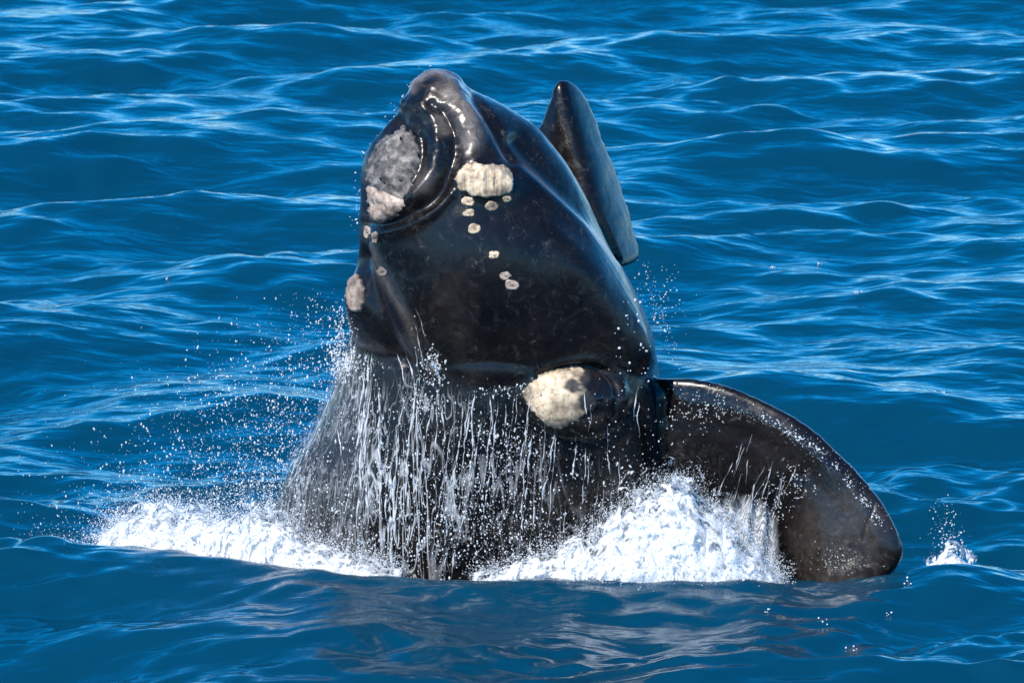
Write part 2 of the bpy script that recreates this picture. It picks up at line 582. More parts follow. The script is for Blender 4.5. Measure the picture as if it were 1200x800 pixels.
#        py   left right ridge  yc   front back
HEAD = [(82, 502, 522, 514, -0.40, 0.07, 0.08),
        (90, 490, 538, 530, -0.40, 0.20, 0.20),
        (105, 480, 551, 542, -0.40, 0.34, 0.35),
        (125, 470, 590, 562, -0.40, 0.46, 0.50),
        (150, 455, 624, 578, -0.38, 0.57, 0.66),
        (175, 441, 646, 594, -0.36, 0.66, 0.76),
        (205, 428, 668, 618, -0.34, 0.77, 0.86),
        (235, 424, 687, 644, -0.32, 0.87, 0.92),
        (265, 423, 703, 672, -0.30, 0.94, 0.95),
        (295, 422, 719, 698, -0.27, 0.98, 0.98),
        (325, 415, 735, 718, -0.24, 0.99, 1.00),
        (355, 408, 750, 734, -0.20, 0.99, 1.00),
        (380, 411, 761, 746, -0.17, 0.97, 1.00),
        (402, 421, 767, 752, -0.14, 0.93, 0.95),
        (422, 438, 768, 750, -0.10, 0.84, 0.85),
        (438, 480, 750, 730, -0.05, 0.62, 0.6)]
TRUNK = [(330, 470, 700, 660, 0.0, 0.85, 0.7),
         (350, 424, 735, 700, 0.0, 0.95, 0.8),
         (385, 414, 762, 735, 0.02, 1.08, 0.9),
         (420, 403, 772, 748, 0.05, 1.13, 1.0),
         (460, 390, 778, 752, 0.05, 1.14, 1.1),
         (510, 366, 783, 754, 0.06, 1.13, 1.2),
         (560, 336, 787, 756, 0.07, 1.10, 1.3),
         (620, 313, 792, 758, 0.08, 1.06, 1.4),
         (690, 290, 802, 762, 0.10, 1.02, 1.5),
         (800, 262, 825, 780, 0.12, 1.0, 1.6),
         (900, 240, 850, 800, 0.15, 1.0, 1.6)]

def sections(rows, n=96, m=120):
    rows = np.array(rows, float)
    fine = ospline(rows, m)
    rings = []
    for py, L, Rr, C, yc, hf, hb in fine:
        a, b = at(L, py, yc), at(Rr, py, yc)
        z = a[2]
        wd = b[0] - a[0]
        cx = at(C, py, yc)[0]
        cf = (cx - a[0]) / wd
        pts = [(a[0], yc),
               (a[0] + 0.05 * wd, yc - 0.45 * hf),
               (a[0] + 0.22 * wd, yc - 0.84 * hf),
               (a[0] + 0.45 * wd, yc - hf),
               (a[0] + (0.45 + (cf - 0.45) * 0.6) * wd, yc - 0.96 * hf),
               (cx, yc - 0.76 * hf),
               (b[0] - 0.005 * wd, yc + 0.12 * hf),
               (a[0] + 0.93 * wd, yc + 0.62 * hb),
               (a[0] + 0.70 * wd, yc + 0.92 * hb),
               (a[0] + 0.42 * wd, yc + hb),
               (a[0] + 0.14 * wd, yc + 0.70 * hb)]
        c = pspline(pts, n)
        rings.append(np.column_stack([c, np.full(n, z)]))
    return loft(np.array(rings))

def poly_dist(P, poly, closed=True):
    """signed-free distance of points P (n,2) to polygon border, inside mask"""
    poly = np.asarray(poly, float)
    A = poly
    B = np.roll(poly, -1, 0) if closed else poly[1:]
    if not closed:
        A = poly[:-1]
    best = np.full(len(P), 1e9)
    inside = np.zeros(len(P), bool)
    for a, b in zip(A, B):
        ab = b - a
        t = np.clip(((P - a) @ ab) / max(ab @ ab, 1e-12), 0, 1)
        d = np.hypot(*(P - a - t[:, None] * ab).T)
        best = np.minimum(best, d)
        if closed:
            cond = (a[1] > P[:, 1]) != (b[1] > P[:, 1])
            with np.errstate(divide='ignore', invalid='ignore'):
                xi = a[0] + (P[:, 1] - a[1]) * (b[0] - a[0]) / (b[1] - a[1])
            inside ^= cond & (P[:, 0] < xi)
    return best, inside

def paddle(outline, yfun, tmax, twidth, step=3.0):
    """flipper: smooth outline (photo pixels), real thickness growing from the rim"""
    o = pspline(outline, 160)
    lo, hi = o.min(0) - step, o.max(0) + step
    gx, gy = np.meshgrid(np.arange(lo[0], hi[0], step), np.arange(lo[1], hi[1], step))
    P = np.column_stack([gx.ravel(), gy.ravel()])
    d, ins = poly_dist(P, o)
    n0 = gx.shape
    keep = ins
    idx = -np.ones(len(P), int)
    idx[keep] = np.arange(keep.sum())
    P2, d2 = P[keep], d[keep]
    q = np.clip(d2 / twidth, 0, 1)
    th = tmax * np.sqrt(1 - (1 - q) ** 2) + 0.004
    Y = yfun(P2[:, 0], P2[:, 1])
    front = np.array([at(p[0], p[1], y - t) for p, y, t in zip(P2, Y, th)])
    back = np.array([at(p[0], p[1], y) for p, y in zip(P2, Y)])
    back[:, 1] += th
    g = idx.reshape(n0)
    quads = []
    a, b, c, e = g[:-1, :-1], g[:-1, 1:], g[1:, 1:], g[1:, :-1]
    ok = (a >= 0) & (b >= 0) & (c >= 0) & (e >= 0)
    q = np.stack([a[ok], b[ok], c[ok], e[ok]], 1)
    k = len(P2)
    from collections import Counter
    cnt = {}
    for row in q:
        for i in range(4):
            u, v = int(row[i]), int(row[(i + 1) % 4])
            if (v, u) in cnt:
                del cnt[(v, u)]
            else:
                cnt[(u, v)] = 1
    faces = [tuple(map(int, r)) for r in q] + [tuple(int(i) + k for i in r[::-1]) for r in q]
    for u, v in cnt:
        faces.append((v, u, u + k, v + k))
    return np.vstack([front, back]), faces

FLIP = [(730, 450), (772, 441), (810, 442), (850, 451), (905, 473), (955, 502), (1000, 545), (1034, 588), (1054, 628),
        (1056, 655), (1030, 690), (985, 735), (930, 750), (895, 720), (872, 660), (842, 610), (800, 575), (750, 570), (715, 520)]
def flip_y(px, py):
    s = np.clip((px - 740) / 310, 0, 1)
    u = (py - (445 + (px - 770) * 0.35)) / 140
    return -0.36 - 0.40 * s - 0.32 * s * s + 0.13 * np.clip(u, -1, 1.4) * (1 - 1.7 * np.clip((px - 915) / 50, 0, 1)) + 0.14 * np.clip((px - 930) / 110, 0, 1.2)

REAR = [(663, 91), (650, 98), (641, 122), (630, 150), (612, 180), (606, 250), (640, 315), (690, 320), (714, 308), (732, 314), (749, 306),
        (750, 292), (741, 255), (726, 206), (711, 168), (698, 132), (683, 104)]
def rear_y(px, py):
    u = (px - (664 + (py - 95) * 0.26)) / 40
    return 0.50 + 0.62 * (np.sqrt((u + 0.1) ** 2 + 0.08) + u + 0.1) * 0.5 + 0.10 * (np.sqrt(u * u + 0.2) - u) + 0.22 * np.clip((220 - py) / 100, -1, 1.3)

def ellipsoid(px, py, Y, rx, ry, rz):
    c = at(px, py, Y)
    v, f = ico_template(4)
    return v * np.array([rx, ry, rz]) + c, [tuple(map(int, q)) for q in f]

def build_body():
    bm_v, bm_f, off = [], [], 0
    for v, f in (sections(HEAD), sections(TRUNK, m=90), paddle(FLIP, flip_y, 0.13, 34), paddle(REAR, rear_y, 0.055, 20),
                 ellipsoid(668, 466, -0.86, 0.52, 0.33, 0.34), ellipsoid(585, 425, -0.72, 0.62, 0.40, 0.27)):
        bm_v.append(v)
        bm_f += [tuple(i + off for i in q) for q in f]
        off += len(v)
    me = bpy.data.meshes.new("whale_raw")
    me.from_pydata(np.vstack(bm_v).tolist(), [], bm_f)
    bm = bmesh.new(); bm.from_mesh(me)
    bmesh.ops.recalc_face_normals(bm, faces=bm.faces)
    bm.to_mesh(me); bm.free()
    o = bpy.data.objects.new("whale_raw", me)
    COL.objects.link(o)
    r = o.modifiers.new("r", 'REMESH'); r.mode = 'VOXEL'; r.voxel_size = 0.0165; r.adaptivity = 0
    s = o.modifiers.new("s", 'SMOOTH'); s.iterations = 14; s.factor = 0.5
    dg = bpy.context.evaluated_depsgraph_get()
    me2 = bpy.data.meshes.new_from_object(o.evaluated_get(dg))
    bpy.data.objects.remove(o)
    me2.name = "whale"
    return me2

me = build_body()

# sculpting strokes: position in the photo's pixels picks the strip of skin, the skin moves along its normal
V = get_co(me)
NO = get_no(me)
PX, PY = project(V)
vd = V - CAM
vd /= np.linalg.norm(vd, axis=1)[:, None]
FACE = np.clip(-(NO * vd).sum(1) * 3.0, 0, 1) * (V[:, 1] < 0.55)
D = np.zeros(len(V))
PALE = np.zeros(len(V))
P2 = np.column_stack([PX, PY])

def sub(poly, pad):
    poly = np.asarray(poly, float)
    lo, hi = poly.min(0) - pad, poly.max(0) + pad
    return np.where((PX > lo[0]) & (PX < hi[0]) & (PY > lo[1]) & (PY < hi[1]))[0]

def stroke(poly, width, amt, target=None, smooth=True):
    poly = ospline(poly, max(8, 6 * len(poly))) if smooth and len(poly) > 2 else np.asarray(poly, float)
    i = sub(poly, width * 3)
    d, _ = poly_dist(P2[i], poly, closed=False)
    tgt = D if target is None else target
    tgt[i] += amt * np.exp(-(d / width) ** 2) * FACE[i]

def blob(cx, cy, rx, ry, amt, ang=0.0, power=2.0, target=None):
    c, s = math.cos(R(ang)), math.sin(R(ang))
    x, y = PX - cx, PY - cy
    u, v = (c * x + s * y) / rx, (-s * x + c * y) / ry
    tgt = D if target is None else target
    tgt += amt * np.exp(-(u * u + v * v) ** (power / 2)) * FACE

LIP = [(424, 258), (445, 264), (470, 257), (500, 240), (518, 222), (528, 200), (533, 178), (530, 155), (520, 135), (505, 124)]
stroke(LIP, 6.5, -0.045)
stroke([(438, 274), (475, 267), (508, 249), (529, 228)], 6, 0.035)
blob(458, 198, 36, 56, 0.10, -12, 3)
stroke([(474, 147), (490, 157), (495, 180), (490, 206), (476, 228)], 6, -0.03)
stroke([(476, 122), (500, 126), (512, 148), (514, 180), (506, 208), (490, 230)], 10, 0.045)
stroke([(486, 100), (518, 104), (542, 130), (553, 160), (556, 185)], 10, 0.04)
stroke([(556, 112), (577, 145), (592, 172), (601, 188)], 6, -0.045)
blob(569, 212, 38, 23, 0.08, 10, 3)
stroke([(436, 288), (448, 320), (470, 360), (490, 400), (506, 434)], 6, 0.03)
stroke([(426, 300), (437, 340), (453, 385), (476, 425)], 9, -0.05)
blob(414, 346, 15, 24, 0.06)
stroke([(424, 268), (428, 290), (422, 312)], 7, -0.03)
# ridge where the dark face turns into the sky-facing side of the lip
stroke([(604, 200), (640, 232), (680, 266), (716, 305), (745, 360), (764, 420)], 9, 0.05)
stroke([(606, 165), (645, 210), (692, 258), (722, 298)], 10, -0.05)
# eye mound with lid crease
blob(667, 466, 50, 34, 0.07, 8, 3)
stroke([(632, 438), (668, 429), (702, 433), (718, 448), (722, 468), (714, 490)], 4, -0.035)
stroke([(640, 428), (690, 421), (724, 436), (731, 470)], 5, 0.02)
# throat crease under the jaw
stroke([(766, 448), (778, 462), (780, 490)], 7, -0.03)
# flipper: bevel behind the leading edge, finger creases, bend
stroke([(800, 470), (860, 480), (910, 500), (965, 540), (1005, 582), (1034, 640)], 6, 0.014)
stroke([(800, 492), (860, 505), (905, 527), (950, 562), (985, 600)], 10, -0.012)
stroke([(940, 556), (934, 590), (933, 630), (938, 690)], 2.6, -0.016)
stroke([(1024, 592), (1018, 610), (1012, 632)], 2.2, -0.014)
blob(985, 625, 40, 50, 0.015, 0, 2)
stroke([(945, 552), (922, 566), (905, 592), (896, 625), (893, 660)], 9, -0.025)
# knobbly skin round the tip of the snout
tip = np.exp(-(((PX - 508) / 62) ** 2 + ((PY - 140) / 70) ** 2) ** 2) * FACE
D += tip * (0.020 * noise(V * 5) + 0.008 * noise(V * 13 + 3) + 0.004 * noise(V * 26))
WET = np.zeros(len(V))
stroke([(800, 462), (860, 478), (910, 497), (965, 535), (1005, 577), (1042, 632)], 9, 1.0, WET)
stroke([(775, 470), (830, 478)], 12, 0.7, WET, False)
blob(985, 655, 22, 14, 0.9, target=WET)
WET += 0.15 * tip * (noise(V * 5) > 0.1)
# broad unevenness of the hide
D += 0.016 * fbm(V * 1.3, 2) + 0.0012 * fbm(V * 9 + 4, 2)
fold = noise(V * np.array([3.0, 3.0, 9.0]))
D += 0.0012 * fold
V = V + NO * D[:, None]
set_co(me, V)

stroke([(482, 103), (495, 90), (512, 84), (530, 91)], 6, 0.8, PALE)
stroke([(524, 108), (540, 122), (550, 142), (553, 165)], 11, 0.9, PALE)
blob(500, 215, 10, 14, 0.3, target=PALE)
stroke([(515, 140), (522, 155)], 6, 0.5, PALE, False)
stroke([(436, 290), (448, 320), (470, 360), (490, 400), (506, 434)], 5, 0.22, PALE)
blob(985, 635, 60, 62, 0.13, power=6, target=PALE)
blob(700, 395, 90, 50, 0.03, target=PALE)
at_w = me.attributes.new("wet", 'FLOAT', 'POINT')
at_w.data.foreach_set("value", np.clip(WET, 0, 1).astype(np.float32))
at_p = me.attributes.new("pale", 'FLOAT', 'POINT')
at_p.data.foreach_set("value", np.clip(PALE, 0, 1).astype(np.float32))
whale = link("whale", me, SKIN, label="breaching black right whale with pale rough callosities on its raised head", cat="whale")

tri = []
me.calc_loop_triangles()
ti = np.empty(len(me.loop_triangles) * 3, np.int32)
me.loop_triangles.foreach_get("vertices", ti)
BVH = BVHTree.FromPolygons(V.tolist(), ti.reshape(-1, 3).tolist())

def hit(px, py):
    d = Vector(ray(px, py)).normalized()
    loc, no, _, _ = BVH.ray_cast(Vector(CAM), d)
    if loc is None:
        return None
    if no.dot(d) > 0:
        no = -no
    return np.array(loc), np.array(no)

# ---- callosities: raised rough patches grown out of the skin
def callosity(name, outline, mat, height, lump, lscale, label=None, step=1.5, rimw=5.0, streak=False, spline=True, dark=(), spot=None, pits=1.6):
    o = pspline(outline, 80) if spline else np.asarray(outline, float)
    lo, hi = o.min(0) - 2 * step, o.max(0) + 2 * step
    gx, gy = np.meshgrid(np.arange(lo[0], hi[0], step), np.arange(lo[1], hi[1], step))
    P = np.column_stack([gx.ravel(), gy.ravel()])
    d, ins = poly_dist(P, o)
    sd = np.where(ins, d, -d)
    jit = noise(np.column_stack([P * 0.16, np.full(len(P), 3.1)])) * rimw * 0.5 + noise(np.column_stack([P * 0.45, np.full(len(P), 8.1)])) * rimw * 0.35
    sd2 = sd + jit
    keep = np.where(sd2 > -1.6 * step)[0]
    loc, nor, ok = [], [], []
    for i in keep:
        h = hit(P[i, 0], P[i, 1])
        if h is None:
            continue
        ok.append(i); loc.append(h[0]); nor.append(h[1])
    ok = np.array(ok); loc = np.array(loc); nor = np.array(nor)
    s = np.clip(sd2[ok] / rimw, -0.35, 1)
    prof = np.where(s > 0, np.sqrt(np.clip(1 - (1 - s) ** 2, 0, 1)), s * 4)
    q = loc * lscale
    if streak:
        q = q * np.array([1.6, 1.0, 0.45])
    bumps = 0.9 * noise(q * 0.6) + 0.7 * noise(q * 1.3 + 2) + 0.5 * np.abs(noise(q * 2.6))
    h = height * prof + lump * bumps * np.clip(s, 0, 1) - 0.004
    v = loc + nor * h[:, None]
    idx = -np.ones(len(P), int); idx[ok] = np.arange(len(ok))
    g = idx.reshape(gx.shape)
    a, b, c, e = g[:-1, :-1], g[:-1, 1:], g[1:, 1:], g[1:, :-1]
    m_ = (a >= 0) & (b >= 0) & (c >= 0) & (e >= 0)
    f = np.stack([a[m_], e[m_], c[m_], b[m_]], 1)
    # leave out cells that bridge a jump in depth
    span = np.abs(v[f][:, :, 1].max(1) - v[f][:, :, 1].min(1))
    f = f[span < 0.12]
    me_ = mesh_np(name, v, f)
    ra = me_.attributes.new("rim", 'FLOAT', 'POINT')
    rim = np.clip(1 - s * 2.2 + 0.5 * noise(q * 0.8 + 1), 0, 1) * 0.8 + np.clip(noise(q * 0.9 + 5) - 0.35, 0, 1) * pits
    if streak:
        rim = rim + 0.9 * np.clip(noise(np.column_stack([P[ok] * np.array([0.42, 0.035]), np.full(len(ok), 2.0)])) - 0.12, 0, 1) * 2
    if spot:
        rim = rim + 0.9 * np.exp(-((P[ok, 0] - spot[0]) / 2.0) ** 2 - ((P[ok, 1] - spot[1]) / 1.3) ** 2)
    for cx, cy, rx, ry in dark:
        e = ((P[ok, 0] - cx) / rx) ** 2 + ((P[ok, 1] - cy) / ry) ** 2
        rim = rim + np.clip(1.5 - e + 0.7 * noise(np.column_stack([P[ok] * np.array([0.09, 0.2]), np.full(len(ok), 4.0)])), 0, 1)
    ra.data.foreach_set("value", np.clip(rim, 0, 1).astype(np.float32))
    return link(name, me_, mat, whale, label=label)

callosity("callosity", [(468, 150), (484, 155), (492, 175), (490, 200), (480, 222), (468, 234), (448, 226), (429, 216), (431, 190), (444, 166)], CAL_GREY, 0.016, 0.020, 14,
          "grey knobbly callosity on the snout", rimw=9)
callosity("callosity", [(432, 216), (452, 222), (470, 232), (474, 244), (464, 254), (446, 262), (434, 258), (430, 238)], CAL_PINK, 0.014, 0.018, 14,
          "pinkish callosity below the grey snout patch", rimw=7)
callosity("callosity", [(537, 200), (550, 190), (572, 193), (592, 194), (601, 206), (602, 222), (592, 228), (568, 232), (545, 226), (534, 216)], CAL_CREAM, 0.022, 0.016, 12,
          "bright cream callosity with upright streaks on the lower lip", streak=True)
callosity("callosity", [(612, 458), (632, 440), (655, 431), (682, 430), (694, 440), (690, 456), (702, 470), (694, 482), (676, 492), (656, 503), (638, 496), (622, 480)], CAL_CREAM, 0.018, 0.006, 8,
          "large oval cream patch above the eye", rimw=7, dark=((700, 450, 26, 26), (690, 470, 10, 12), (668, 452, 9, 7)), pits=1.3)
callosity("callosity", [(405, 345), (409, 328), (419, 322), (427, 336), (427, 356), (421, 366), (410, 363)], CAL_PINK, 0.025, 0.012, 9,
          "tan oval callosity at the left edge of the jaw", step=1.2)
for cx, cy, rx, ry in ((548, 236, 8, 6), (576, 241.5, 8, 6.5), (549, 249.5, 8, 5), (556, 268, 8, 6.5), (578.5, 298.5, 6.5, 5.2), (592, 323, 7, 5), (600, 334, 9, 6.5),
                       (430, 272, 4, 8), (439, 278, 4.5, 7), (447, 318, 6, 6), (594, 233, 6, 4)):
    ang = np.linspace(0, 2 * math.pi, 10, endpoint=False)
    rr = 1 + 0.07 * rng.normal(size=10)
    callosity("callosity_spot", np.column_stack([cx + rx * rr * np.cos(ang), cy + ry * rr * np.sin(ang)]), CAL_CREAM if cy < 310 and cx > 500 else CAL_PINK,
              0.010, 0.005, 20, step=0.5, rimw=1.8, spot=(cx + 1, cy + 0.5))

# eye: small dark glossy ball bedded in the right end of the mound
em, et, eb, _ = new_mat("eye")
eb.inputs["Base Color"].default_value = (0.006, 0.005, 0.005, 1)
eb.inputs["Roughness"].default_value = 0.06
h = hit(700, 466)
bm = bmesh.new()
bmesh.ops.create_uvsphere(bm, u_segments=20, v_segments=12, radius=0.075)
for vtx in bm.verts:
    vtx.co = Vector((vtx.co.x * 1.1, vtx.co.y, vtx.co.z * 0.9)) + Vector(h[0] - h[1] * 0.060)
e_me = bpy.data.meshes.new("eye"); bm.to_mesh(e_me); bm.free()
link("eye", e_me, em, whale)

# ------------------------------------------------------------------ water pouring off the whale
ICO = {1: ico_template(1), 2: ico_template(2)}

def droplets(name, P, rad, label, cat, stretch=None, sub=1, mat=None):
    """a cloud of water drops as one mesh"""
    tv, tf = ICO[sub]
    n = len(P)
    sc = np.asarray(rad)[:, None, None] * (tv[None] * (1 + 0.18 * rng.normal(size=(n, len(tv), 1))))
    if stretch is not None:
        # elongate along a direction
        dr, k = stretch
        comp = (sc * dr[:, None, :]).sum(2, keepdims=True)
        sc = sc + comp * dr[:, None, :] * k[:, None, None]
    v = (np.asarray(P)[:, None, :] + sc).reshape(-1, 3)
    f = (tf[None] + (np.arange(n) * len(tv))[:, None, None]).reshape(-1, 3)
    return link(name, mesh_np(name, v, f), mat or DROP, label=label, cat=cat, kind="stuff")

def tubes(name, lines, label, cat, mat, sides=6):
    """lines: list of (pts (k,3), radii (k,))"""
    vv, ff, off = [], [], 0
    ang = np.linspace(0, 2 * math.pi, sides, endpoint=False)
    for pts, rad in lines:
        k = len(pts)
        t = np.gradient(pts, axis=0)
        t /= np.linalg.norm(t, axis=1)[:, None] + 1e-9
        ref = np.where(np.abs(t[:, 1:2]) < 0.9, np.array([[0, 1.0, 0]]), np.array([[1.0, 0, 0]]))
        u = np.cross(t, ref); u /= np.linalg.norm(u, axis=1)[:, None] + 1e-9
        w_ = np.cross(t, u)
        ring = pts[:, None, :] + rad[:, None, None] * (np.cos(ang)[None, :, None] * u[:, None, :] + np.sin(ang)[None, :, None] * w_[:, None, :])
        vv.append(ring.reshape(-1, 3))
        i = np.arange(k * sides).reshape(k, sides) + off
        j = np.roll(i, -1, 1)
        ff.append(np.stack([i[:-1], j[:-1], j[1:], i[1:]], -1).reshape(-1, 4))
        off += k * sides
    return link(name, mesh_np(name, np.vstack(vv), np.vstack(ff)), mat, label=label, cat=cat, kind="stuff")

def stream(px, py, length, r0, drift=0.0, off0=0.015, wob=0.7):
    """one rivulet: falls down the hide from a pixel-picked start, standing a little off the skin"""
    pts = []
    x = px
    y = py
    off = off0
    ph, fr = random.uniform(0, 6), random.uniform(0.03, 0.09)
    last = None
    n = int(length / 3)
    for k in range(n):
        h = hit(x, y)
        if h is None:
            if last is None:
                return None
            p = last + np.array([drift * 0.02, -0.003, -0.022])
        else:
            p = h[0] + h[1] * off
        if last is not None and abs(p[1] - last[1]) > 0.15:
            p = last + np.array([drift * 0.02, -0.004, -0.022])
        pts.append(p); last = p
        y += 3
        x += drift + wob * math.sin(ph + k * fr * 6) * 0.4 + random.gauss(0, 0.32)
        off = min(off + 0.0012, 0.07)
    if len(pts) < 5:
        return None
    pts = np.array(pts)
    s = np.linspace(0, 1, len(pts))
    nz = fbm(np.column_stack([s * length * 0.07, np.full(len(pts), px * 0.37), np.full(len(pts), py * 0.11)]), 3)
    rad = 0.62 * r0 * (0.6 + 1.9 * nz) * np.minimum(1, s * 8) * np.clip((1 - s) * 5, 0, 1)
    for q in range(int(length / 16)):
        b_ = pts[random.randrange(len(pts))]
        BEADS.append((b_ + np.array([random.gauss(0, 0.022), -abs(random.gauss(0, 0.02)), random.gauss(0, 0.02)]), random.uniform(0.0018, 0.006)))
    return pts, np.clip(rad, 0.0004, 0.05)

BEADS = []
lines = []
def add(s):
    if s is not None:
        lines.append(s)

# thick braided runs seen in the photo: (start x, y, length, drift per step, strands)
for sx, sy, ln, dr, k, r0 in ((430, 415, 260, -0.25, 9, 0.012), (438, 440, 230, 0.1, 7, 0.012), (405, 430, 230, -1.1, 4, 0.007), (480, 440, 235, -0.25, 9, 0.013),
                              (505, 430, 60, 0.1, 5, 0.012), (515, 460, 215, -0.15, 6, 0.010), (545, 455, 210, -0.2, 7, 0.011), (580, 470, 190, -0.35, 7, 0.010), (600, 450, 60, -0.3, 4, 0.009),
                              (622, 490, 150, -0.3, 6, 0.009), (652, 505, 150, -0.45, 6, 0.010), (685, 505, 80, -0.3, 5, 0.010), (700, 540, 110, -0.6, 4, 0.008),
                              (740, 560, 70, -0.8, 4, 0.008), (765, 470, 60, 0, 3, 0.006), (460, 520, 160, -0.1, 9, 0.014), (540, 560, 120, -0.3, 8, 0.012),
                              (395, 450, 210, -0.9, 4, 0.006), (420, 520, 150, -0.6, 3, 0.008)):
    for j in range((k + 2) // 3):
        add(stream(sx + random.gauss(0, 7), sy + random.uniform(-6, 30), ln * random.uniform(0.45, 1.0), r0 * random.uniform(0.35, 1.1), dr + random.gauss(0, 0.12), random.uniform(0.006, 0.03)))
# single rivulets all over the throat
for j in range(80):
    x = random.uniform(350, 770); y = random.uniform(450, 640)
    if x < 400 and y < 450 + (400 - x) * 2:
        continue
    add(stream(x, y, random.uniform(20, 90), random.uniform(0.002, 0.0065), random.gauss(-0.25, 0.25), random.uniform(0.004, 0.03)))
# the fold at the left of the jaw and the edge of the jaw
for j in range(6):
    add(stream(random.uniform(455, 500), random.uniform(355, 430), random.uniform(25, 60), random.uniform(0.003, 0.009), 0.9 + random.gauss(0, 0.2), 0.006))
for j in range(10):
    add(stream(random.uniform(405, 425), random.uniform(375, 420), random.uniform(20, 70), random.uniform(0.004, 0.012), random.gauss(0.0, 0.4), 0.01))
# off the flipper
for j in range(14):
    x0 = random.uniform(0, 1)
    add(stream(930 - 70 * x0 + random.gauss(0, 6), 550 + 30 * x0 + random.gauss(0, 8), random.uniform(25, 110), random.uniform(0.002, 0.007), -0.9 + random.gauss(0, 0.3), 0.01))
for j in range(6):
    add(stream(random.uniform(850, 890), random.uniform(500, 560), random.uniform(20, 60), random.uniform(0.002, 0.005), -0.8 + random.gauss(0, 0.3), 0.008))
tubes("water_streams", lines, "white streams of sea water running down the whale's dark throat", "water", STREAM)
droplets("water_beads", np.array([b_[0] for b_ in BEADS]), np.array([b_[1] for b_ in BEADS]), "beads of water breaking from the streams on the throat", "water")

# ---- thin film of water over the throat (patchy), standing off the skin
def veil(name, outline, mat, off, label, step=4.0, fade=25, flare=0.0, dens=None):
    o = pspline(outline, 100)
    lo, hi = o.min(0), o.max(0)
    gx, gy = np.meshgrid(np.arange(lo[0], hi[0], step), np.arange(lo[1], hi[1], step))
    P = np.column_stack([gx.ravel(), gy.ravel()])
    d, ins = poly_dist(P, o)
    v, cov, idx = [], [], -np.ones(len(P), int)
    for i in np.where(ins)[0]:
        h = hit(P[i, 0], P[i, 1])
        if h is None:
            continue
        idx[i] = len(v)
        v.append(h[0] + h[1] * (off + flare * (P[i, 1] - lo[1]) / (hi[1] - lo[1])))
        cov.append(min(1, d[i] / fade) * (dens(P[i, 0], P[i, 1]) if dens else 1))
    v = np.array(v)
    g = idx.reshape(gx.shape)
    a, b, c, e = g[:-1, :-1], g[:-1, 1:], g[1:, 1:], g[1:, :-1]
    m_ = (a >= 0) & (b >= 0) & (c >= 0) & (e >= 0)
    f = np.stack([a[m_], e[m_], c[m_], b[m_]], 1)
    span = np.linalg.norm(v[f].max(1) - v[f].min(1), axis=1)
    f = f[span < 0.3]
    me_ = mesh_np(name, v, f)
    ca = me_.attributes.new("cover", 'FLOAT', 'POINT')
    ca.data.foreach_set("value", np.array(cov, np.float32))
    return link(name, me_, mat, label=label, cat="water", kind="stuff")

VEIL1 = mat_veil("water_film", 0.026, 0.50, 5.5, 0.9, 0.72)
VEIL2 = mat_veil("water_curtain", 0.035, 0.48, 7.0, 0.5, 0.36, 0.025)
veil("water_film", [(400, 420), (440, 412), (510, 440), (600, 462), (640, 505), (700, 520), (740, 600), (700, 650), (560, 720), (430, 720), (330, 690), (340, 560)], VEIL1, 0.03,
     "broken film of falling water over the whale's throat", flare=0.05,
     dens=lambda x, y: float(np.interp(x, [380, 430, 540, 600, 680], [0.15, 0.8, 0.85, 0.4, 0.25]) * np.interp(y, [430, 520, 580], [0.4, 0.65, 1])))
veil("water_curtain", [(400, 425), (425, 425), (450, 520), (440, 620), (430, 715), (300, 700), (318, 620), (350, 530)], VEIL2, 0.05,
     "pale curtain of water down the left flank of the whale", flare=0.10, fade=14)

def water_sheet():
    """clear sheet of water pouring off the hind edge of the flipper"""
    top = ospline([(832, 588), (850, 580), (872, 578), (893, 585), (912, 600)], 60)
    bot = ospline([(806, 700), (832, 700), (860, 700), (888, 700), (918, 700)], 60)
    v, cov = [], []
    m = 50
    for k in range(60):
        for q in range(m):
            t_ = q / (m - 1)
            px = top[k, 0] + (bot[k, 0] - top[k, 0]) * t_ ** 1.4
            py = top[k, 1] + (bot[k, 1] - top[k, 1]) * t_
            v.append(at(px, py, -1.02 - 0.30 * t_ + 0.03 * math.sin(k * 0.5 + 2 * t_)))
            cov.append(min(1, t_ * 5) * min(1, min(k, 59 - k) / 8))
    i = np.arange(60 * m).reshape(60, m)
    f = np.stack([i[:-1, :-1], i[:-1, 1:], i[1:, 1:], i[1:, :-1]], -1).reshape(-1, 4)
    me_ = mesh_np("water_sheet", np.array(v), f)
    me_.attributes.new("cover", 'FLOAT', 'POINT').data.foreach_set("value", np.array(cov, np.float32))
    mt = mat_veil("clear_sheet", 0.05, 0.40, 7.0, 0.9, 0.55, 0.20)
    link("water_sheet", me_, mt, label="clear sheet of water pouring off the front flipper's hind edge", cat="water", kind="stuff")
water_sheet()

